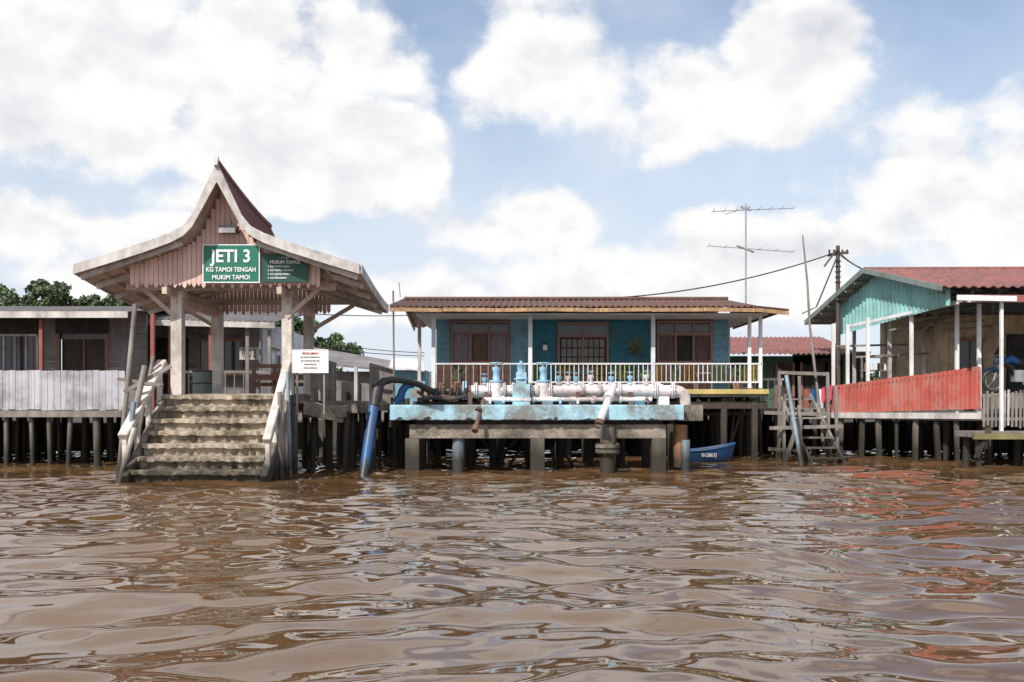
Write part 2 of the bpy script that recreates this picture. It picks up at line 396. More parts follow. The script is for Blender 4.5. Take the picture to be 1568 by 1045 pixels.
r.box(-7.45,-4.45,21.15,24.6,1.52,1.74,conc)
r.box(-4.45,-3.5,22.6,24.6,1.30,1.60,conc); r.box(-4.6,-3.7,21.8,22.6,1.22,1.5,conc)
r.box(-5.3,-3.4,24.6,30,1.35,1.55,conc)
for x in (-7.2,-6.3,-5.5,-4.7): r.beam((x,21.3,-1.5),(x,21.3,1.52),.2,.2,pileC)
stilts(r,-7.3,-3.6,22.3,29.5,6,5,1.35,.08,pile,.12)
for x in (-4.2,-3.7,-3.2): r.beam((x,22.9,-1.5),(x,22.9,1.3),.14,.14,pile)
r.poly([(-4.45,21.2,1.6),(-4.45,21.2,1.3),(-3.75,21.9,1.1),(-3.75,21.9,1.25)],conc,(0,1.2,0))
r.finish('jetty_deck',P,bevel=.02)
r=Mb()
r.box(-5.98,-5.60,20.25,20.45,5.02,5.16,blackp); r.box(-5.96,-5.62,20.21,20.27,5.0,5.1,metal); r.beam((-5.8,20.47,5.12),(-5.8,20.47,5.3),.04,.04,metal)
r.finish('floodlight',P)
r=Mb()
for z in (2.0,2.2,2.45): r.beam((-6.3,24.3,z),(-4.9,24.3,z),.05,.09,brownf)
for x in (-6.3,-5.8,-5.35,-4.95): r.beam((x,24.3,1.74),(x,24.3,2.5),.08,.08,brownf)
for y in np.arange(21.4,24.2,.28): r.beam((-4.3,y,1.6),(-4.3,y,2.5),.05,.05,greywood)
for z in (1.9,2.2,2.5): r.beam((-4.3,21.3,z),(-4.3,24.3,z),.04,.08,greywood)
for y in np.arange(24.6,29.5,.3): r.beam((-3.5,y,1.55),(-3.5,y,2.5),.05,.05,greywood)
for z in (1.9,2.5): r.beam((-3.5,24.6,z),(-3.5,29.5,z),.04,.08,greywood)
r.box(-6.25,-4.95,23.9,24.2,2.1,2.15,brownf)
r.finish('railings_and_bench',P)

# stairs
S=E('concrete_stairs',(-6.07,20,.9)); r=Mb(); ns=7
for k in range(ns):
    y0=19.15+.285*k; zt=.0+.245*(k+1)
    L=-7.32-.04*(k==0); R=-4.84
    n=34
    xs_=[L+(R-L)*i/n for i in range(n+1)]
    yo=[y0+random.uniform(-.018,.03)+(.05 if random.random()<.07 else 0) for _ in xs_]; zo=[zt+random.uniform(-.022,.008) for _ in xs_]
    vs=[];fs=[]
    for i,x in enumerate(xs_):
        vs+=[(x,yo[i]+.10,zt-.26),(x,yo[i]+.095,zt-.10),(x,yo[i],zo[i]-.085),(x,yo[i],zo[i]-.01),(x,yo[i]+.04,zo[i]),(x,y0+.36,zt)]
    for i in range(n):
        for j in range(5): a=i*6+j; fs.append((a,a+6,a+7,a+1))
    r.add(vs,fs,stepm)
    r.box(L,R,y0+.15,21.2,zt-.25,zt-.012,stepm)
r.finish('steps',S)
r=Mb()
r.beam((-7.42,21.15,2.42),(-7.52,19.25,.88),.2,.13,cream); r.beam((-4.74,21.1,2.45),(-4.74,19.25,.80),.16,.13,cream)
r.beam((-7.36,21.15,1.55),(-7.42,19.15,.02),.14,.32,conc); r.beam((-4.76,21.15,1.55),(-4.76,19.15,.02),.14,.32,conc)
for t in (0.05,.35,.65,.95):
    y=21.1-1.85*t
    r.beam((-7.43-.09*t,y,-.8),(-7.43-.09*t,y,2.38-1.5*t),.10,.10,cream); r.beam((-4.74,y,-.8),(-4.74,y,2.4-1.6*t),.10,.10,cream)
r.finish('stair_parapets',S,bevel=.015)
PL=E('mooring_poles',(-7.7,19.8,1)); r=Mb()
r.cyl((-7.95,19.9,-.8),W(207,466,20.6),.05,greywood,9); r.cyl((-7.85,19.5,-.8),W(222,560,20),.06,greywood,9)
r.cyl((-7.6,19.3,-.8),W(205,615,19.6),.05,pgrey,10); r.cyl((-7.75,19.1,-.8),W(206,655,19.2),.05,cream,9)
r.cyl((-4.55,19.7,-.8),W(428,600,20.0),.045,greywood,9); r.cyl((-4.4,19.9,-.8),W(440,570,20.3),.035,pgrey,9); r.cyl((-7.9,20.2,-.8),W(235,545,20.8),.04,greywood,9)
r.beam(W(190,600,20),W(262,560,20.2),.06,.08,greywood); r.beam(W(180,580,20.4),W(250,590,20.4),.05,.07,greywood)
r.finish('poles',PL)

# signs
def board(name,px0,px1,py0,py1,d,mat,frame=None):
    x0,x1=wx(px0,d),wx(px1,d); z1,z0=wz(py0,d),wz(py1,d); e=E(name,((x0+x1)/2,d,(z0+z1)/2)); r=Mb()
    r.box(x0,x1,d,d+.03,z0,z1,mat)
    f=frame or signw; t=.022
    for a in ((x0-.0,x1,z1-t,z1),(x0,x1,z0,z0+t)): r.box(a[0],a[1],d-.006,d+.001,a[2],a[3],f)
    for a in ((x0,x0+t),(x1-t,x1)): r.box(a[0],a[1],d-.005,d+.001,z0+t,z1-t,f)
    r.finish('board',e); return e,x0,x1,z0,z1
SD=20.40
e,x0,x1,z0,z1=board('jetty_sign',310,398,374,433,SD,signg)
c=(x0+x1)/2
text('JETI 3',(c,SD-.01,z0+(z1-z0)*.68),.36,signw,e,'lettering_main',.95,.008)
text('KG TAMOI TENGAH',(c,SD-.01,z0+(z1-z0)*.34),.128,signw,e,'lettering_village',.88,.003)
text('MUKIM TAMOI',(c,SD-.01,z0+(z1-z0)*.14),.125,signw,e,'lettering_district',.95,.003)
e,x0,x1,z0,z1=board('village_list_sign',401,472,388,432,SD+.02,signd,signd)
c=(x0+x1)/2
text('MUKIM TAMOI',(c,SD+.01,z1-.18),.095,signw,e,'lettering_title',1,.002); text('~ uo Jgt ~',(c,SD+.01,z1-.08),.07,signw,e,'lettering_jawi')
for i,t in enumerate(('1. KG TAMOI HULU','2. KG TAMOI TENGAH','3. KG UJONG BUKIT','4. KG PENGIRAN')):
    text(t,(x0+.12,SD+.01,z1-.27-i*.078),.052,signw,e,'lettering_line_%d'%(i+1),1,.001,'LEFT')
e,x0,x1,z0,z1=board('notice_sign',447,503,535,571,20.9,signw,whitep)
c=(x0+x1)/2; text('MAKLUMAN',(c,20.89,z1-.08),.06,signr,e,'lettering_heading',1,.001)
for i,t in enumerate(('JETI DITUTUP SEMENTARA','SILA GUNAKAN JETI LAIN','HARAP MAKLUM','KETUA KAMPUNG')): text(t,(c,20.89,z1-.16-i*.075),.038,darkwood,e,'lettering_line_%d'%(i+1),.9)
r=Mb(); r.beam((x0+.1,20.95,1.3),(x0+.1,20.95,z1),.04,.04,greywood); r.beam((x1-.1,20.95,1.3),(x1-.1,20.95,z1),.04,.04,greywood); r.finish('legs',e)
T=E('water_tank',W(310,580,23)); r=Mb(); a=W(310,597,23)
r.cyl((a[0],23,1.74),(a[0],23,2.3),.22,greygreen,18); r.ring((a[0],23,2.28),.225,.015,blackp); r.ring((a[0],23,2.0),.225,.012,blackp); r.finish('drum',T)

# ---------------------------------------------------------------- left house
Lh=E('timber_stilt_house',(-14,28,1.4))
r=Mb(); 
r.corr((-21,24.9,3.84),(-9.6,24.9,3.84),(-9.6,31,4.55),(-21,31,4.55),70,.03,roofgrey,(0,-.12,.99))
r.beam((-21,24.88,3.76),(-9.6,24.88,3.76),.04,.16,bargem); 
for x in np.arange(-20.5,-9.6,1.1): r.beam((x,24.95,3.74),(x,30,4.32),.05,.09,soffit)
r.finish('roof',Lh)
r=Mb()
for i in range(14):
    r.box(-21,-12.0,26.42-.01*(i%2),26.5,1.4+i*.18,1.575+i*.18,greywall)
    r.box(-10.8,-9.7,26.42-.01*(i%2),26.5,1.4+i*.18,1.575+i*.18,greywall)
r.box(-12.0,-10.8,26.5,26.6,3.25,3.95,greywall)
r.finish('walls',Lh)
r=Mb()
for (a,b_) in ((-10,58),):
    x0,x1=wx(a,26.35),wx(b_,26.35); z0,z1=wz(568,26.35),wz(515,26.35)
    r.box(x0,x1,26.34,26.40,z0,z1,glass)
    for i in range(5):
        x=x0+(x1-x0)*i/4; r.box(x-.025,x+.025,26.30,26.36,z0,z1,metal)
    for i in range(4):
        xa=x0+(x1-x0)*i/4+.03; r.box(xa,xa+.10+.05*(i%2),26.325,26.339,z0,z1,curt2)
    r.box(x0,x1,26.29,26.335,z1,z1+.06,metal); r.box(x0,x1,26.28,26.35,z0-.06,z0,metal)
    r.box(x0,x1,26.3,26.34,z1+.06,z1+.45,dark)
r.box(-12.0,-10.8,26.55,26.6,1.4,3.25,darkwood); r.box(-11.42,-11.38,26.5,26.55,1.4,3.25,brownf)
r.box(-12.1,-12.0,26.4,26.5,1.4,3.4,brownf); r.box(-10.8,-10.7,26.4,26.5,1.4,3.4,brownf); r.box(-12.1,-10.7,26.38,26.48,3.4,3.8,dark)
r.finish('windows_and_door',Lh)
r=Mb()
for px in (-90,-40,62,233): 
    x=wx(px,25.1); r.beam((x,25.15,1.4),(x,25.15,3.8),.1,.1,redp)
r.finish('porch_posts',Lh,bevel=.01)
r=Mb(); x=-20.5
while x<wx(192,24.8):
    t=random.uniform(-.02,.02); r.box(x,x+.15,24.75,24.775,1.38+t,2.36+t*.5,whitefence); x+=.16
r.box(-20.5,wx(192,24.8),24.78,24.83,2.2,2.28,greywood); r.box(-20.5,wx(192,24.8),24.78,24.83,1.5,1.58,greywood)
r.finish('front_fence',Lh)
r=Mb(); r.box(-21,-7.6,24.8,36.5,1.22,1.37,greywood); r.box(-21,-9.7,24.72,24.8,1.2,1.36,greywood)
stilts(r,-20,-8,26.6,35,15,6,1.24,.08,pile,.3)
for px in (10,48,75,108,148): 
    o=random.uniform(-.12,.12); r.cyl((wx(px,24.9)+o,24.9,-1.5),(wx(px,24.9),24.9,1.22),random.uniform(.055,.1),pileC,8)
for _ in range(6):
    x=random.uniform(-19,-9); r.beam((x,25.75,-.1),(x+random.uniform(-1.2,1.2),25.8,1.15),.05,.08,pile)
r.finish('deck_and_stilts',Lh)
# middle house behind pavilion
Hm=E('grey_stilt_house',(-8,29,1.4)); r=Mb()
r.corr((-10.6,26.9,3.85),(-6.4,26.9,3.75),(-6.4,32,4.5),(-10.6,32,4.6),26,.03,roofgrey,(0,-.15,.98)); r.beam((-10.6,26.88,3.75),(-6.4,26.88,3.65),.05,.15,bargem)
r.finish('roof',Hm)
r=Mb()
for i in range(13): r.box(-10.6,-7.2,28.3-.01*(i%2),28.4,1.4+i*.19,1.585+i*.19,greywall)
for i in range(13): r.box(-7.2+.01*(i%2),-7.1,28.4,34,1.4+i*.19,1.585+i*.19,whitep)
r.box(-7.09,-7.05,29.0,30.3,2.3,3.2,brownf); r.box(-7.05,-7.03,29.1,29.6,2.38,3.12,glass); r.box(-7.05,-7.03,29.7,30.2,2.38,3.12,glass)
r.box(-10.2,-9.2,28.2,28.3,1.6,3.4,dark); r.box(-8.8,-7.7,28.2,28.3,2.4,3.3,glass)
for x in (-8.85,-8.25,-7.65): r.box(x-.03,x+.03,28.16,28.2,2.4,3.3,brownf)
r.box(-8.9,-7.6,28.15,28.2,3.3,3.38,brownf); r.box(-8.9,-7.6,28.15,28.2,2.3,2.38,brownf)
for x in (-10.3,-9.3,-8.2,-7.2,-6.6): r.beam((x,27.1,1.4),(x,27.1,3.7),.09,.09,redp if x<-8 else greywood)
r.beam((-10.4,27.1,2.4),(-6.6,27.1,2.4),.06,.08,greywood)
for x in np.arange(-10.3,-6.6,.25): r.beam((x,27.1,1.4),(x,27.1,2.4),.03,.05,greywood)
for k,z in enumerate((2.55,2.0)):  # air-conditioner units on the side wall
    r.box(-7.02,-6.75,31.0-k*.9,31.7-k*.9,z,z+.5,whitep); r.ring((-6.74,31.35-k*.9,z+.25),.19,.012,blackp,'x'); r.ring((-6.74,31.35-k*.9,z+.25),.1,.01,blackp,'x')
for ax,az in ((-7.50,2.75),):
    r.box(ax,ax+.48,27.4,27.65,az,az+.34,bargem); r.ring((ax+.2,27.39,az+.17),.12,.01,blackp,'y'); r.ring((ax+.2,27.39,az+.17),.07,.008,blackp,'y'); r.box(ax+.37,ax+.45,27.385,27.4,az+.05,az+.29,greywall)
r.finish('walls',Hm)
# far roofs between pavilion and blue house
Hf=E('distant_timber_house',(-6,40,1.5)); r=Mb()
d=38
r.poly([W(440,550,d),W(600,566,d),(W(600,552,d+4)),(W(460,528,d+4))],roofgrey,(0,0,-.08)); r.poly([W(596,560,34),W(650,566,34),W(645,550,37),W(600,548,37)],whitep,(0,0,-.06))
r.box(wx(450,d),wx(660,d),d+.5,d+4,.8,wz(568,d),greywall)
for px in (470,505,545,580,600,625): r.beam((wx(px,d-.5),d-.5,.5),(wx(px,d-.5),d-.5,wz(562,d)),.12,.12,bargem)
r.box(wx(520,d),wx(548,d),d+.4,d+.49,1.3,2.4,dark); r.box(wx(600,34),wx(650,34),34.3,36,.7,wz(566,34),ltblue)
stilts(r,wx(540,33),wx(650,33),31,35,6,3,1.4,.07,pile,.2); r.box(wx(480,33),wx(660,33),30.5,36.5,1.28,1.42,greywood)
r.finish('house_body',Hf)

# ---------------------------------------------------------------- blue house
Bh=E('blue_stilt_house',(2,30,1.9)); r=Mb()
ez=4.10; rz=4.62; ey=26.2; ry=29.6; xl=-3.2; xr=7.32
def roofplane(a,b_,c_,d_,n,nrm): r.corr(a,b_,c_,d_,n,.028,roofbrown,nrm,under=orange)
roofplane((xl,ey,ez),(xr-.9,ey,ez),(xr-.9,ry,rz),(xl,ry,rz),58,(0,-.2,.98))
r.poly([(xr-.9,ey,ez+.02),(xr,ey+.1,ez-.06),(xr,33,ez-.06),(xr-.9,ry,rz)],roofbrown,(0,0,-.04))
roofplane((xr-.9,33,ez),(xl,33,ez),(xl,ry,rz),(xr-.9,ry,rz),46,(0,.2,.98))
r.tube([(xl,ry,rz+.04),(xr-.9,ry,rz+.04)],.06,roofbrown,8)
for i in range(7): # separate fascia lengths
    xa=xl+(xr-.9-xl)*i/7; xb=xl+(xr-.9-xl)*(i+1)/7-.012; dz=random.uniform(-.012,.012)
    r.beam((xa,ey+.03,ez-.09+dz),(xb,ey+.03,ez-.09-dz),.04,.10,orange)
r.beam((xr-.9,ey+.03,ez-.09),(xr,ey+.13,ez-.17),.04,.10,orange)
r.beam((xl-.03,ey,ez-.05),(xl-.03,ry,rz-.05),.05,.2,bargem); r.beam((xl-.03,33,ez-.05),(xl-.03,ry,rz-.05),.05,.2,bargem)
r.finish('roof',Bh)
r=Mb(); r.box(-2.6,6.9,26.75,32,3.93,3.97,whitep); r.finish('porch_ceiling',Bh)
r=Mb(); wy=28.3
def planks(x0,x1,z0,z1,mat):
    z=z0
    while z<z1-.01:
        t=min(z+.19,z1); r.add([(x0,wy-.035,z),(x1,wy-.035,z),(x1,wy-.008,t),(x0,wy-.008,t),(x0,wy,z),(x1,wy,z)],[(0,1,2,3),(0,4,5,1)],mat); z+=.192
r.box(-2.15,6.15,wy,wy+.1,1.95,3.93,dark)
planks(-2.15,-1.75,2.7,3.93,ltblue); planks(-.07,.55,1.95,3.93,ltblue); planks(.55,1.28,1.95,3.93,teal)
planks(2.75,4.10,1.95,3.93,teal); planks(5.69,6.15,1.95,3.93,ltblue); planks(-1.75,-.07,3.9,3.93,ltblue)
for xa,xb in ((-2.15,-.07),(4.10,5.69)):
    x=xa
    while x<xb-.02:
        z=1.95
        while z<2.66: r.box(x+.006,min(x+.24,xb)-.006,wy-.04,wy-.001,z+.006,min(z+.24,2.68),salmon); z+=.24
        x+=.24
planks(1.28,2.75,3.86,3.93,teal)
r.finish('walls',Bh)
r=Mb()
def window(x0,x1,z0,z1,n,trans,mats):
    y=wy-.06
    for i in range(n+1):
        x=x0+(x1-x0)*i/n; r.box(x-.03,x+.03,y-.03,y+.04,z0,z1,brownf)
    for z in (z0,trans,z1): r.box(x0-.03,x1+.03,y-.045,y+.03,z-.03,z+.03,brownf)
    for i in range(n):
        a=x0+(x1-x0)*i/n+.03; b_=x0+(x1-x0)*(i+1)/n-.03; N_=18
        vs=[];
        for k in range(N_+1):
            x=a+(b_-a)*k/N_; yy=wy-.02+.012*math.sin(k*2.1+i); vs+=[(x,yy,z0),(x,yy,trans)]
        r.add(vs,[(2*k,2*k+2,2*k+3,2*k+1) for k in range(N_)],mats[i%len(mats)],True)
        r.box(a,b_,wy-.03,wy-.005,trans,z1,glass)
window(-1.71,-.11,2.72,3.86,3,3.55,[curt2,curt,curt2])
window(4.14,5.65,2.72,3.86,3,3.5,[curt,dark,curt])
window(1.32,2.71,1.98,3.82,2,3.45,[darkwood])
for k in range(8):
    for j in range(5): r.box(1.41+k*.155,1.53+k*.155,wy-.05,wy-.021,2.1+j*.26,2.32+j*.26,greygreen if (k+j)%2 else greywall)
r.finish('windows_and_door',Bh)
r=Mb()
for px in (664,812,1000): x=wx(px,27.05); r.box(x-.055,x+.055,27,27.11,1.95,3.95,whitep)
for x in (6.45,6.75): r.box(x-.045,x+.045,27,27.09,1.95,3.95,whitep)
r.box(6.7,6.79,31.0,31.1,1.95,3.95,whitep); r.box(-2.75,-2.65,29,29.1,1.3,4.1,bargem)
r.finish('porch_columns',Bh,bevel=.008)
r=Mb()
a,b_=.5,6.75
for z in (2.12,2.62): r.beam((a,27.03,z),(b_,27.03,z),.05,.04,whitep)
r.beam((-2.1,27.03,2.62),(a,27.03,2.62),.05,.04,whitep)
x=a+.06
while x<b_: r.beam((x,27.03,2.12),(x,27.03,2.6),.022,.022,yellow if int(x*2.4)%2 else whitep); x+=.125
x=-2.05
while x<a: r.beam((x,27.03,1.97),(x,27.03,2.6),.016,.016,bargem); x+=.2
y=27.1
while y<31: r.beam((6.78,y,2.12),(6.78,y,2.6),.022,.022,yellow); y+=.13
r.beam((6.78,27,2.62),(6.78,31,2.62),.05,.04,whitep)
r.finish('porch_railing',Bh)
r=Mb(); r.box(-2.7,6.95,27,36.4,1.72,1.93,greywood); r.box(4.6,6.95,26.93,27,1.80,1.93,yellow); r.box(-2.7,4.6,26.93,27,1.7,1.9,conc)
stilts(r,-3.5,6.8,28.4,35.5,11,7,1.72,.10,pile,.2); r.box(-3.4,6.8,28.0,36.4,1.2,1.3,darkwood); r.beam((-2.7,27.2,1.5),(6.95,27.2,1.5),.12,.2,darkwood)
for px in (1155,1108): x=wx(px,27.2); r.beam((x,27.2,-1.5),(x,27.2,1.7),.15,.15,pile)
for _ in range(6):
    x=random.uniform(4,7); r.beam((x,28.0,-.1),(x+random.uniform(-1,1),28.0,1.6),.05,.08,pile)
r.finish('deck_and_stilts',Bh)
HP=E('hanging_plant',(3.45,28.1,3.1)); r=Mb(); r.cyl((3.45,28.0,2.95),(3.45,28.0,3.1),.09,darkwood,10,.12); 
for k in range(90):
    a=random.random()*6.28; R=random.uniform(.05,.22); z=3.1+random.uniform(-.16,.25); p=Vector((3.45+R*math.cos(a),28+R*.5*math.sin(a),z)); r.poly([p,p+Vector((.05,0,.03)),p+Vector((.02,.03,.09))],leaf)
r.beam((3.45,28.0,3.1),(3.45,28.2,3.5),.01,.01,wire); r.finish('pot_and_leaves',HP)
WL=E('wall_lantern',(.95,28.2,3.1)); r=Mb(); r.box(.88,1.0,28.18,28.26,3.05,3.2,whitep); r.poly([(.86,28.17,3.2),(1.02,28.17,3.2),(.94,28.17,3.28)],darkwood,(0,.09,0)); r.finish('lantern_body',WL)
PT=E('porch_potted_plants',(4,27.6,2)); r=Mb()
for qx in (-1.5,2.95,3.6,4.5,6.2):
    r.cyl((qx,27.5,1.935),(qx,27.5,2.15),.1,salmon,10,.14)
    for k in range(50):
        a=random.random()*6.28; R=random.uniform(.02,.2); z=2.15+random.uniform(0,.4); p=Vector((qx+R*math.cos(a),27.5+R*math.sin(a),z)); r.poly([p,p+Vector((.06,.01,.02)),p+Vector((.02,.02,.11))],leaf)
r.finish('pots_and_leaves',PT)
CH=E('white_chair',(5.3,27.6,2)); r=Mb()
for dx in (-.2,.2):
    for dy in (-.2,.2): r.beam((5.3+dx,27.6+dy,1.93),(5.3+dx,27.6+dy,2.38 if dy<0 else 2.75),.04,.04,greywall)
r.box(5.08,5.52,27.38,27.82,2.36,2.4,greywall)
for z in (2.5,2.62): r.box(5.1,5.5,27.79,27.82,z,z+.07,greywall)
r.finish('chair_frame',CH)

# antenna
A=E('television_antenna',(7,30,4)); r=Mb(); d=30; bx=wx(1142,d)
r.cyl((bx,d,4.3),(bx,d,wz(312,d)),.022,metal,8)
def yagi(zc,x0,x1,tilt,n,le):
    a=Vector((x0,d,zc-tilt)); b_=Vector((x1,d,zc+tilt)); r.cyl(a,b_,.012,metal,6)
    for i in range(n):
        p=a.lerp(b_,i/(n-1)); L=le*(1-.04*i); r.cyl(p+Vector((-.1*L,-L,.0)),p+Vector((.1*L,L,.03)),.007,metal,5)
yagi(wz(321,d),wx(1092,d),wx(1215,d),.05,8,.5); yagi(wz(381,d),wx(1085,d),wx(1215,d),-.09,6,.45)
r.cyl(W(1110,328,d),W(1150,316,d),.012,metal,5); r.cyl(W(1128,376,d),W(1155,386,d),.03,metal,6); r.beam(W(1134,316,d),W(1150,322,d),.05,.05,metal)
r.finish('mast_and_aerials',A)

# ---------------------------------------------------------------- pump platform
PP=E('pumping_platform',(.5,23.4,1.2)); r=Mb()
X0,X1=wx(597,22.4),wx(1047,22.4)
n=90; vs=[];
for i in range(n+1):
    x=X0+(X1-X0)*i/n; c1=random.uniform(0,.012)+(.05*random.random() if random.random()<.14 else 0); c2=random.uniform(0,.015)+(.06*random.random() if random.random()<.18 else 0)
    vs+=[(x,22.5,1.16),(x,22.4+c2,1.16+c2),(x,22.4,1.18+c2),(x,22.4,1.49-c1),(x,22.4+.02+c1,1.505),(x,24.6,1.505)]
r.add(vs,[(i*6+j,(i+1)*6+j,(i+1)*6+j+1,i*6+j+1) for i in range(n) for j in range(5)],platblue)
r.box(X0,X1,22.48,24.6,1.155,1.48,conc)
r.box(X0-.05,X0-.001,22.6,24.5,1.0,1.3,conc); r.box(X1+.001,X1+.5,22.75,24.5,1.14,1.5,conc)
r.finish('slab',PP)
r=Mb()
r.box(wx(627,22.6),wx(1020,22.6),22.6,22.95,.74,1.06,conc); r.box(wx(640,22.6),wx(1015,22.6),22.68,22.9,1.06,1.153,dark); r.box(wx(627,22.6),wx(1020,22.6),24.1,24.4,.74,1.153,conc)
for px in (632,823,1008):
    x=wx(px,22.7)
    for y in (22.72,24.25): r.box(x-.16,x+.16,y-.16,y+.16,-1.5,.738,pileC)
for px in (702,1050):
    x=wx(px,22.8); r.cyl((x,22.8,-1.5),(x,22.8,.739 if px<1000 else .7),.14 if px<1000 else .1,pgrey,16)
x=wx(930,22.6); r.cyl((x,22.55,-1.5),(x,22.55,1.0),.17,pileC,18); r.cyl((x,22.55,.42),(x,22.55,.50),.28,conc,20); r.cyl((x,22.55,.53),(x,22.55,.61),.28,conc,20)
for k in range(10): a=k*.628; r.cyl((x+.235*math.cos(a),22.55+.235*math.sin(a),.38),(x+.235*math.cos(a),22.55+.235*math.sin(a),.65),.018,rust,6)
stilts(r,X0+.1,X1+.3,24.5,26.0,10,3,1.0,.09,pile,.15)
r.cyl(W(1040,715,23),W(1042,650,23),.15,M('orange_pile',(.40,.19,.09),wet_shade=1.0),14)
for _ in range(6):
    x=random.uniform(X0,X1-1); r.beam((x,24.5,.0),(x+random.uniform(-1.0,1.0),24.5,1.0),.05,.07,pile)
r.finish('beams_and_piles',PP,bevel=.01)
PI=E('water_main_pipework',(1,23.3,1.85)); r=Mb(); py=23.3; pz_=1.84; R=.125
xa,xb=wx(722,py),wx(1035,py)
r.cyl((xa,py,pz_),(xb,py,pz_),R,pipew,22)
r.tube([(xb,py,pz_)]+[(xb+.22*math.sin(math.radians(a)),py,pz_-.22+.22*math.cos(math.radians(a))) for a in range(10,91,16)]+[(xb+.22,py,1.5)],R,pipew,20)
def flange(px,rr=.19,mat=pipew,t=.035):
    x=wx(px,py)
    for o in (-t,t*.2):
        r.cyl((x+o,py,pz_),(x+o+t*.7,py,pz_),rr,mat,22)
    for k in range(8): a=k*.785+.2; r.cyl((x-t-.02,py+rr*.82*math.cos(a),pz_+rr*.82*math.sin(a)),(x+t+.02,py+rr*.82*math.cos(a),pz_+rr*.82*math.sin(a)),.014,rust,6)
for px in (729,748,772,786,812,822,843,892,918,948,1004,1030): flange(px)
for px in (760,832): 
    x=wx(px,py); r.cyl((x,py,pz_-.18),(x,py,pz_+.18),.155,pipew,18); r.tube([(x,py,pz_+.1),(x,py,pz_+.2),(x,py,pz_+.26),(x,py,pz_+.42),(x,py,pz_+.47),(x,py,pz_+.55)],[.15,.14,.09,.075,.10,.10],valve,18)
    r.cyl((x,py,pz_+.2),(x,py,pz_+.24),.17,valve,18); r.cyl((x,py,pz_+.5),(x,py,pz_+.66),.02,metal,8); r.ring((x,py,pz_+.64),.16,.014,valve)
    for a in (0,1.57): r.beam((x-.16*math.cos(a),py-.16*math.sin(a),pz_+.64),(x+.16*math.cos(a),py+.16*math.sin(a),pz_+.64),.02,.02,valve)
    for k in range(6): a=k*1.05; r.cyl((x+.14*math.cos(a),py+.14*math.sin(a),pz_+.16),(x+.14*math.cos(a),py+.14*math.sin(a),pz_+.27),.014,rust,6)
x=wx(798,py-.3); r.box(x-.2,x+.2,py-.5,py-.2,1.507,1.98,platblue); r.box(x-.12,x+.12,py-.46,py-.22,1.98,2.25,platblue); r.tube([(x,py-.34,2.25),(x,py-.34,2.38),(x,py-.34,2.43)],[.08,.08,.12],valve,14); r.cyl((x,py-.34,2.40),(x,py-.34,2.52),.04,valve,10); r.ring((x,py-.34,2.1),.15,.02,valve); r.box(x-.22,x+.22,py-.52,py-.5,1.6,1.66,pipew)
for px in (905,936,856,870,965,742,882,990):
    x=wx(px,py); hh=random.uniform(-.06,.06); r.tube([(x,py,pz_+.1),(x,py,pz_+.26+hh),(x,py,pz_+.29+hh),(x,py,pz_+.36+hh)],[.04,.04,.07,.07],valve if px not in (905,870,990) else pipew,12); r.cyl((x,py,pz_+.36+hh),(x,py,pz_+.46+hh),.012,metal,6); r.ring((x,py,pz_+.44+hh),.07,.01,valve)
    r.cyl((x,py,pz_+.14),(x,py,pz_+.17),.075,pipew,12)
for px,m_ in ((765,platblue),(838,pipew),(880,pipew),(978,platblue),(1015,pipew)):
    x=wx(px,py); r.box(x-.12,x+.12,py-.2,py+.15,1.507,1.70,m_)
r.cyl((xa+.3,py-.28,1.63),(xb-.6,py-.28,1.63),.05,pipew,12); r.cyl((1.2,py+.45,1.92),(3.6,py+.45,1.92),.08,pipew,14)
for x in (1.6,2.2,2.9,3.5): r.cyl((x-.03,py+.45,1.92),(x+.03,py+.45,1.92),.13,pipew,16)
for x in (-.2,.5,1.9,2.5): r.cyl((x-.03,py-.28,1.63),(x+.03,py-.28,1.63),.085,pipew,14)
for x in (-.5,1.1,1.5,3.1): # small drain taps
    r.tube([(x,py-.28,1.63),(x,py-.5,1.64),(x,py-.62,1.6),(x,py-.64,1.53)],.03,random.choice((pipew,rust,valve)),8); r.cyl((x-.05,py-.45,1.69),(x+.05,py-.45,1.69),.015,rust,6)
r.tube([(1.75,py-.28,1.63),(1.85,py-.42,1.63),(1.85,py-.5,1.58)],.045,pipew,10)
r.cyl(W(940,590,22.9),W(917,650,22.1),.085,pipew,14); r.cyl(W(919,644,22.15),W(917,650,22.1),.105,rust,14); r.cyl(W(933,606,22.7),W(931,611,22.6),.12,pipew,14)
r.cyl(W(741,612,22.7),W(727,660,22.1),.05,rust,12); r.cyl(W(735,624,22.5),W(732,630,22.4),.085,rust,12); r.cyl(W(729,652,22.2),W(727,660,22.1),.075,rust,12)
xL=wx(690,py); r.cyl((xL,py,pz_),(xa,py,pz_),.13,rust,16); flange(712,.22,valve,.05); flange(700,.2,rust,.04); flange(676,.19,rust,.04)
hose=[W(690,603,23.2),W(672,604,23.1),W(655,596,23),W(640,588,22.9),W(620,583,22.8),W(600,581,22.6),W(587,584,22.5),W(579,592,22.4),W(575,606,22.3),W(573,622,22.2)]
r.tube(hose,[.09,.08,.08,.07,.07,.08,.09,.10,.105,.11],blackp,14)
r.cyl(W(579,592,22.4),W(574,612,22.3),.13,blackp,16)
r.cyl(W(574,610,22.3),W(556,735,21.6),.115,deepblue,18)
r.tube([W(612,612,22.9),W(616,598,22.9),W(622,590,22.9),W(632,588,23)],.09,deepblue,14); r.cyl(W(606,617,22.9),W(613,608,22.9),.10,deepblue,14)
r.tube([W(640,612,22.6),W(660,608,22.5),W(690,612,22.5),W(715,606,22.6)],.045,blackp,10)
r.tube([W(640,600,23.5),W(655,611,23),W(680,606,22.9),W(700,611,22.9)],.035,rust,10)
for k in range(7): px=645+k*11; r.cyl(W(px,606,23),W(px+3,594,23),.045,blackp,8)
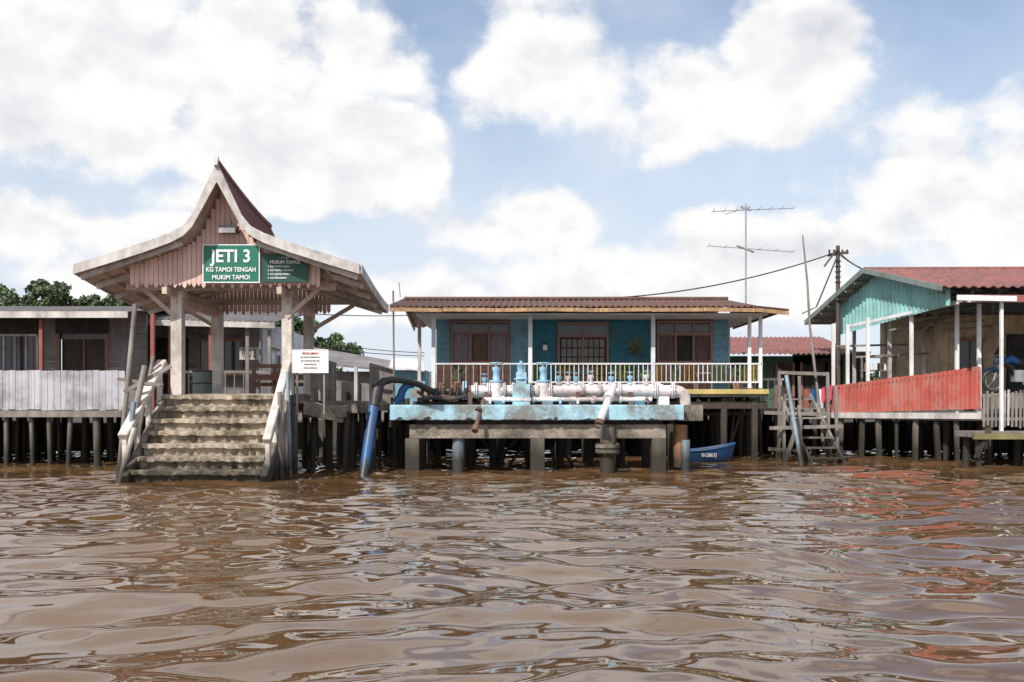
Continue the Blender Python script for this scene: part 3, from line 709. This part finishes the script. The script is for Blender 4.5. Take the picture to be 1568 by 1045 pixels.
for px in (720,745,885,930,965): r.box(wx(px,23.1)-.05,wx(px,23.1)+.05,23.0,23.1,1.507,1.8,rust)
r.finish('pipes_and_valves',PI)

# boat
Bo=E('blue_dinghy',W(1095,695,26)); r=Mb(); d=26.2
xa,xb=wx(1040,d),wx(1126,d); n=14; rows=[]
for i in range(n+1):
    t=i/n; x=xa+(xb-xa)*t; wd=.42*math.sqrt(max(0,1-t**3.2))+.02; zt=.30+.20*t**2; zb=-.12+.22*t**3
    rows.append([(x,d-wd,zt),(x-.05*t,d-wd*.8,(zt+zb)/2),(x-.1*t,d-wd*.35,zb),(x-.1*t,d+wd*.35,zb),(x-.05*t,d+wd*.8,(zt+zb)/2),(x,d+wd,zt)])
r.add([p for q_ in rows for p in q_],[(i*6+j,(i+1)*6+j,(i+1)*6+j+1,i*6+j+1) for i in range(n) for j in range(5)],boatb,True)
r.add([(p[0],p[1]+(.03 if p[1]<d else -.03),p[2]+.0) for q_ in rows for p in q_],[(i*6+j+1,(i+1)*6+j+1,(i+1)*6+j,i*6+j) for i in range(n) for j in range(5)],darkwood,True)
r.add(rows[0],[(0,1,2,3,4,5)],boatb)
r.tube([q_[0] for q_ in rows],.022,boatb,6); r.tube([q_[5] for q_ in rows],.022,boatb,6)
for i in (3,8): r.box(rows[i][0][0]-.12,rows[i][0][0]+.12,rows[i][0][1]+.04,rows[i][5][1]-.04,.20,.23,greywood)
r.finish('hull',Bo); text('BG863J',(wx(1086,25.75),25.76,.20),.13,bargem,Bo,'registration',1,.002)

# ---------------------------------------------------------------- timber stair right
ST=E('timber_stairs',(7.9,26.3,.8)); r=Mb()
for xo in (0,.85):
    r.beam((7.45+xo,27.8,1.75),(7.75+xo,25.3,-.35),.06,.2,greywood)
for k in range(8):
    t=(k+.4)/8; x=7.45+.3*t; y=27.8-2.5*t; z=1.72-2.05*t+.02
    r.box(x-.02,x+.9,y-.14,y+.12,z,z+.045,greywood)
for p,q_ in (((7.1,26,-1),(7.1,26,1.6)),((6.95,26.6,-1),(7.3,26.6,1.8)),((6.8,25.8,-.8),(7.5,25.9,1.2)),((7.5,25.6,-1),(7.4,25.7,1.5)),((8.55,26,-1),(8.5,26.2,2.0)),((6.7,25.9,.9),(8.6,25.9,.95)),((6.7,26,.35),(7.6,26,.3)),((6.6,26,1.3),(8.4,26.3,1.25)),((8.7,27.3,-1),(8.65,27.3,2.4)),((7.4,27.6,-1),(7.4,27.6,2.5)),((8.0,27.4,-1),(7.9,27.4,2.3)),((7.4,27.6,2.4),(8.65,27.3,2.35))):
    r.beam(p,q_,.07,.09,greywood)
r.finish('treads_and_stringers',ST)
MP=E('mooring_pole',(7.3,24.8,1)); r=Mb(); r.cyl(W(1204,575,25.2),W(1231,735,24.4),.05,pgrey,10); r.finish('pole',MP)
LP=E('tall_bamboo_pole',(8.2,27.5,3)); r=Mb(); r.tube([W(1229,360,28),W(1236,430,28),W(1240,500,27.8),W(1252,600,27.5),W(1262,690,27.2)],[.02,.03,.035,.04,.05],greywood,8); r.tube([W(1228,480,28),W(1250,470,28)],.02,greywood,6); r.finish('pole',LP)
LP=E('slender_pole',(-3.4,27,3)); r=Mb(); r.cyl(W(602,445,27),W(604,640,27),.025,greywood,8); r.cyl(W(611,432,28),W(613,455,28),.015,metal,6); r.box(wx(608,28),wx(615,28),28,28.05,wz(436,28),wz(431,28),whitep); r.finish('pole',LP)

# utility pole + wires
U=E('utility_pole',W(1283,500,31)); r=Mb(); d=31
r.cyl((wx(1284,d),d,.5),(wx(1283,d),d,wz(376,d)),.08,bark,10,.06); r.beam(W(1268,391,d),W(1299,386,d),.07,.08,bark); r.beam(W(1262,408,d-.1),W(1283,380,d-.1),.04,.05,bark); r.beam(W(1250,470,d-.1),W(1281,395,d-.1),.04,.04,bark)
for px in (1270,1277,1290,1297): z=wz(389,d); r.cyl((wx(px,d),d,z),(wx(px,d),d,z+.14),.03,blackp,8)
for k in range(5): r.ring((wx(1283,d),d,wz(400+8*k,d)),.09,.012,wire)
r.finish('pole_and_crossarm',U)
def cable(name,p,q_,sag,rad=.014):
    e=E(name,p); r=Mb(); p=Vector(p); q_=Vector(q_)
    r.tube([p.lerp(q_,i/16)-Vector((0,0,sag*4*(i/16)*(1-i/16))) for i in range(17)],rad,wire,5); r.finish('cable',e)
cable('overhead_cable',W(1283,385,31),W(880,458,29.6),.35,.02); cable('overhead_cable',W(1283,388,31),W(1420,430,27),.3); cable('overhead_cable',W(1283,384,31),W(1330,414,29),.1,.02)
cable('overhead_cable',W(470,480,30),W(640,482,33),.05,.014); cable('overhead_cable',W(490,532,34),W(650,545,34),.05,.014); cable('overhead_cable',W(470,520,40),W(650,540,40),.1,.016)

# ---------------------------------------------------------------- right house
Rh=E('red_fenced_stilt_house',(13,28,1.4)); r=Mb()
def gx_(y): return 10.76+(y-25)*(9.95-10.76)/8.0
ridge=(gx_(29)-.1,29,5.46)
r.corr((gx_(25),24.9,4.47),(22,24.9,4.47),(22,29,5.46),ridge,46,.03,rooftile,(0,-.24,.97),under=greygreen)
r.corr((22,33.4,4.3),(gx_(33)-.1,33.4,4.3),ridge,(22,29,5.46),46,.03,rooftile,(0,.24,.97),under=greygreen)
g0=(gx_(25)-.02,24.88,4.42); g2=(gx_(33)-.12,33.4,4.25); g1=(ridge[0]-.02,29,5.42)
r.beam(g0,g1,.05,.14,greygreen); r.beam(g1,g2,.05,.16,greygreen); 
for k in range(1,7):
    t=k/7; a=Vector(g1).lerp(Vector(g2),t); r.beam(a-Vector((0,0,.12)),a+Vector((1.5,0,-.12)),.06,.08,greywood)
r.poly([(gx_(29)-.08,29,5.40),(gx_(33)-.1,33.3,4.22),(gx_(33)+.8,33.3,4.22),(gx_(29)+.8,29,5.40)],greygreen,(0,0,-.03))
r.tube([ridge,(22,29,5.5)],.06,rooftile,8)
r.finish('roof',Rh)
r=Mb()
n=112; vs=[]
for i in range(n+1):
    y=25.1+(31.6-25.1)*i/n; x=gx_(y)+.28+(.022 if i%4<2 else -.022)
    zb=4.02-.30*(i/n); zt=(4.42+(y-25)*.235) if y<29 else 5.34-(y-29)*.262
    vs+=[(x,y,zb),(x,y,max(zt-.03,zb+.02))]
r.add(vs,[(2*i,2*i+2,2*i+3,2*i+1) for i in range(n)],tealsheet); r.finish('gable_sheeting',Rh)
def fl(px):
    k=(px-784)/F; t=(29.5*k-9.31)/(2.67+4*k); return t,9.31+2.67*t,29.5-4*t
r=Mb(); n=150; vs=[]
for i in range(n+1):
    t=i/n; x=9.31+2.67*t;y=29.5-4*t; o=.035*(1 if i%4<2 else -1); j_=.02*math.sin(i*.7)*(i%8<4); vs+=[(x-o*.83,y-o*.55,1.26+.14*t),(x-o*.83,y-o*.55,2.05+.43*t+j_)]
r.add(vs,[(2*i,2*i+2,2*i+3,2*i+1) for i in range(n)],redf); r.beam((9.31,29.55,1.98),(12,25.55,2.38),.06,.06,redp); r.finish('corrugated_fence',Rh)
r=Mb()
for px,tp in ((1275,3.9),(1297,3.85),(1328,4.0),(1395,4.15),(1465,4.15),(1499,4.1)):
    t,x,y=fl(px); r.beam((x+.05,y+.1,1.3),(x+.05,y+.1,tp),.085,.085,whitep)
r.beam((13.35,25.6,1.3),(13.35,25.6,4.2),.08,.08,redp); r.beam((14.5,25.6,1.3),(14.5,25.6,4.2),.11,.11,whitep)
r.beam((12.02,24.45,.8),(12.02,24.45,4.1),.07,.07,whitep)
for y in (29,32): 
    for x in (11,12.0,14,16): r.beam((x,y,1.4),(x,y,4.4),.09,.09,bargem)
r.beam((10.1,30,3.86),(11.3,25.2,4.1),.06,.09,whitep); r.beam((11,29,4.1),(19,29,4.2),.08,.12,greywood)
for x in np.arange(11,18,.7): r.beam((x,25.3,4.35),(x,28.9,5.2),.05,.1,greywood)
for y in (26,26.9,27.8): r.beam((10.9,y,4.33+(y-25)*.24-.16),(20,y,4.33+(y-25)*.24-.16),.05,.07,greywood)
for i in range(9): r.beam((10.6+i*.25,28+.2*i,3.6+.05*(i%3)),(12.2,28.05,3.95+.03*i),.03,.05,greywood)
r.beam((10.0,29.0,2.9),(12.1,28.9,3.0),.04,.06,greywood); r.beam((9.9,30.5,3.3),(12.1,30.4,3.35),.04,.06,greywood)
r.finish('posts_and_frame',Rh)
r=Mb()
r.corr((11.35,24.3,4.16),(22,24.3,4.10),(22,26.3,4.36),(11.4,26.3,4.42),42,.025,rooftile,(0,-.1,.99),under=greywall)
r.beam((10.85,24.27,4.12),(12.3,24.27,4.09),.04,.13,whitep); r.beam((12.3,24.27,4.09),(22,24.27,4.02),.04,.15,redp)
for x in np.arange(11.4,20,.45): r.beam((x,24.3,4.05),(x,26.2,4.28),.04,.07,greywood)
for y in (24.7,25.2,25.7): r.beam((11.3,y,4.0+(y-24)*.1),(20,y,3.98+(y-24)*.1),.05,.04,bargem)
for i in range(5): r.beam(W(1400+8*i,470+9*i,27),W(1490+12*i,462+9*i,28.5),.04,.05,greywood)
r.finish('awning',Rh)
r=Mb(); r.box(12.3,22,28.2,28.3,1.4,4.05,tan); r.box(12.2,12.3,28.1,33,1.4,4.3,tan); r.box(14.0,14.7,28.1,28.2,1.4,3.5,dark); r.box(12.6,13.3,28.12,28.2,2.4,3.3,glass); r.box(12.55,13.35,28.08,28.12,2.3,2.4,brownf); r.box(12.55,13.35,28.08,28.12,3.3,3.4,brownf); r.box(12.93,12.97,28.07,28.12,2.4,3.3,brownf)
r.box(9.6,12.2,34,34.1,1.4,3.25,greenw); r.box(10.2,11.2,33.9,34,1.6,3.1,dark); r.box(11.5,12.0,33.9,34,2.4,3.1,glass); r.box(9.7,12.2,33.85,34.2,3.25,3.32,orange)
r.finish('walls',Rh)
r=Mb()
r.poly([(9.25,29.6,1.25),(12.0,25.45,1.25),(22,25.45,1.25),(22,36.4,1.25),(9.25,36.4,1.25)],greywood,(0,0,-.16)); r.beam((9.25,29.5,1.2),(12,25.4,1.22),.1,.16,bargem)
r.box(12.0,22,25.0,25.5,1.28,1.42,greywood); r.box(12.3,22,25.5,28,1.42,1.8,greywood)
for k in range(9):
    t=(k+random.uniform(-.25,.25))/8; x=9.35+2.67*t; y=29.5-4*t; w_=random.uniform(.07,.14); r.beam((x+random.uniform(-.16,.16),y,-1.5),(x,y+.1,1.15),w_,w_,pileC if k%2 else pile)
stilts(r,9.9,20,31,35.5,13,3,1.1,.08,pile,.25); stilts(r,12,20,27,29,10,3,1.1,.08,pile,.25); stilts(r,12.2,20,25.4,25.6,8,1,1.25,.08,pileC,.1)
r.finish('deck_and_stilts',Rh)
r=Mb()
r.box(wx(1490,24),20,23.9,25.0,.72,.86,greywood); r.box(wx(1486,24),20,23.8,23.899,.68,.82,M('mossy_timber',(.26,.24,.09),wet_shade=.8))
stilts(r,wx(1500,24),19,24.0,24.8,7,2,.72,.08,pile,.1); r.beam(W(1495,700,23.9),W(1515,655,23.9),.08,.1,pile)
r.finish('lower_landing',Rh)
PF=E('picket_fence',(13,24.6,1.4)); r=Mb(); x=wx(1507,24.6)
while x<20:
    if random.random()>.1: 
        t=random.uniform(-.02,.02); r.beam((x,24.62,.95+random.uniform(-.05,.05)),(x+t,24.62,1.84+random.uniform(-.08,.05)),.05,.025,random.choice((greywood,greywall,greywood,bargem)),(0,1,0))
    x+=.10
for z in (1.12,1.7): r.box(wx(1505,24.6),20,24.64,24.68,z,z+.07,greywood)
r.finish('pickets',PF)
LA=E('red_laundry',W(1268,603,29)); r=Mb(); n=12; d=29.2; vs=[]
for i in range(n+1):
    x=wx(1258+1.3*i,d); y=d+.04*math.sin(i*1.4); vs+=[(x,y,wz(592+2*math.sin(i),d)),(x,y+.03,wz(614+3*math.sin(i*.9),d))]
r.add(vs,[(2*i,2*i+2,2*i+3,2*i+1) for i in range(n)],cloth,True); r.finish('cloth',LA)
MC=E('parked_motorcycle',(13.0,25.9,1.8)); r=Mb(); bx=12.45; y=25.75
for dx in (0,1.2): r.ring((bx+dx,y,2.12),.27,.05,blackp,'y'); r.ring((bx+dx,y,2.12),.21,.015,metal,'y'); [r.cyl((bx+dx-.2*math.cos(a),y,2.12-.2*math.sin(a)),(bx+dx+.2*math.cos(a),y,2.12+.2*math.sin(a)),.006,metal,4) for a in (0,.8,1.6,2.4)]
r.cyl((bx,y,2.12),(bx+.22,y,2.75),.03,metal,8); r.tube([(bx+.2,y,2.6),(bx+.45,y,2.5),(bx+.6,y,2.2),(bx+1.2,y,2.12)],[.05,.08,.1,.03],blackp,10)
r.tube([(bx+.02,y,2.55),(bx+.12,y,2.7),(bx+.28,y,2.72)],[.05,.09,.06],boatb,12)
r.tube([(bx-.22,y,2.38),(bx,y,2.46),(bx+.2,y,2.38)],[.03,.05,.03],boatb,10)
r.tube([(bx+.25,y,2.60),(bx+.45,y,2.70),(bx+.65,y,2.62)],[.06,.12,.08],boatb,12); r.tube([(bx+.62,y,2.6),(bx+.9,y,2.58),(bx+1.25,y,2.66)],[.08,.1,.06],blackp,10)
r.cyl((bx+.22,y-.33,2.86),(bx+.22,y+.33,2.86),.018,blackp,6); r.cyl((bx+.02,y,2.66),(bx+.08,y,2.66),.08,metal,12); r.box(bx+.5,bx+.8,y-.12,y+.12,2.1,2.4,metal); r.cyl((bx+.7,y-.14,2.05),(bx+1.3,y-.14,2.15),.04,metal,8)
r.poly([(bx+.05,y-.1,2.8),(bx+.2,y-.16,3.0),(bx+.2,y+.16,3.0),(bx+.05,y+.1,2.8)],glass,(.01,0,0)); r.finish('frame_and_wheels',MC)
PC=E('porch_shelf',(10.8,29,1.4)); r=Mb()
for x in (10.4,11.4): r.beam((x,29.6,1.25),(x,29.6,2.9),.05,.05,greywood)
for z in (2.1,2.5,2.9): r.box(10.4,11.4,29.45,29.75,z,z+.04,greywood)
for k in range(9): r.cyl((10.5+k*.1,29.6,2.14 if k%2 else 2.54),(10.5+k*.1,29.6,2.3 if k%2 else 2.75),.04,[redp,valve,whitep,yellow][k%4],8)
r.finish('shelf_and_jars',PC)

# green house behind, middle right
Gh=E('green_stilt_house',(9.6,35,1.5)); r=Mb(); d=34
r.corr((wx(1100,d),d-1,wz(541,d-1)),(wx(1300,d),d-1,wz(541,d-1)),(wx(1300,d),d+3,wz(516,d+3)),(wx(1112,d),d+3,wz(516,d+3)),26,.03,rooftile,(0,-.2,.98))
r.finish('roof',Gh); r=Mb()
r.box(wx(1112,d),wx(1290,d),d,d+3,1.3,wz(545,d),greenw); r.box(wx(1125,d),wx(1150,d),d-.06,d-.001,2.0,2.8,glass); r.box(wx(1190,d),wx(1212,d),d-.06,d-.001,1.4,2.9,darkwood); r.box(wx(1228,d),wx(1262,d),d-.06,d-.001,2.0,2.9,dark)
for px in (1123,1151,1188,1214,1226,1264): r.box(wx(px,d)-.04,wx(px,d)+.04,d-.1,d-.061,1.4,2.95,brownf)
r.beam((wx(1115,31),31,2.3),(wx(1200,31),31,2.3),.05,.07,bargem)
for k in range(9): px=1116+k*10; r.beam((wx(px,31),31,1.4),(wx(px,31),31,2.3),.04,.04,bargem)
r.box(6.9,9.7,30,36.4,1.25,1.4,greywood); stilts(r,7.1,9.6,30.2,35.5,6,4,1.25,.08,pile,.15)
for k,(px,m_) in enumerate(((1236,redp),(1245,boatb),(1255,whitep))): r.cyl((wx(px,31.5),31.5,1.4),(wx(px,31.5),31.5,2.0),.13,m_,12)
r.finish('walls',Gh)

# ---------------------------------------------------------------- trees
def tree(name,px,pytop,d,rx,seed,nleaf=2600,flat=.7):
    rg=np.random.RandomState(seed); x=wx(px,d); zt=wz(pytop,d); e=E(name,(x,d,1)); r=Mb()
    zc=zt-rx*flat; r.tube([(x,d,.6),(x+.1,d,zc*.5),(x,d,zc)],[.28,.2,.12],bark,8)
    cl=[]
    for k in range(15):
        a=rg.rand()*6.28; rr=rx*.85*math.sqrt(rg.rand()); cz=zc+rx*flat*(rg.rand()*1.3-.6)
        c_=np.array([x+rr*math.cos(a),d+rr*math.sin(a),cz]); cl.append((c_,rx*rg.uniform(.18,.38)))
        r.tube([(x,d,zc*.75),tuple(((c_+np.array([x,d,zc*.9]))/2)),tuple(c_)],[.09,.06,.03],bark,6)
    r.finish('trunk',e)
    V=[];Fc=[]
    L=Mb()
    for i in range(nleaf):
        c_,R_=cl[i%15]; v=rg.randn(3); v/=np.linalg.norm(v); p=c_+v*R_*(rg.rand()**.4)*np.array([1.15,1,.75])
        a=rg.randn(3); a/=np.linalg.norm(a); b_=np.cross(a,rg.randn(3)); b_/=np.linalg.norm(b_); s_=rg.uniform(.08,.19)
        o=len(V); V+= [tuple(p-a*s_),tuple(p+b_*s_*.6),tuple(p+a*s_),tuple(p-b_*s_*.6)]; Fc.append((o,o+1,o+2,o+3))
    L.add(V,Fc,leaf); L.finish('crown',e)
tree('broadleaf_tree',26,418,60,2.3,1,3000); tree('broadleaf_tree',-30,428,62,2.0,2); tree('broadleaf_tree',110,427,60,1.9,3,2600); tree('broadleaf_tree',155,450,62,1.3,4,1800); tree('broadleaf_tree',192,456,60,1.3,5,1800)
tree('broadleaf_tree',440,481,60,1.8,6,2600); tree('broadleaf_tree',503,502,60,2.0,7,3000); tree('broadleaf_tree',466,512,62,1.8,8,2600)
V=[];Fc=[];rg=np.random.RandomState(11)
for i in range(14000):
    x=rg.uniform(-130,130); hgt=3.4+1.0*math.sin(x*.23)+.7*math.sin(x*.61+1); z=.9+hgt*rg.rand()**.6; p=np.array([x,100+rg.uniform(-2,2),z])
    a=rg.randn(3); a/=np.linalg.norm(a); b_=np.cross(a,rg.randn(3)); b_/=np.linalg.norm(b_); s_=rg.uniform(.3,.6)
    o=len(V); V+=[tuple(p-a*s_),tuple(p+b_*s_*.6),tuple(p+a*s_),tuple(p-b_*s_*.6)]; Fc.append((o,o+1,o+2,o+3))
L=Mb(); L.add(V,Fc,leaf); L.finish('distant_trees')
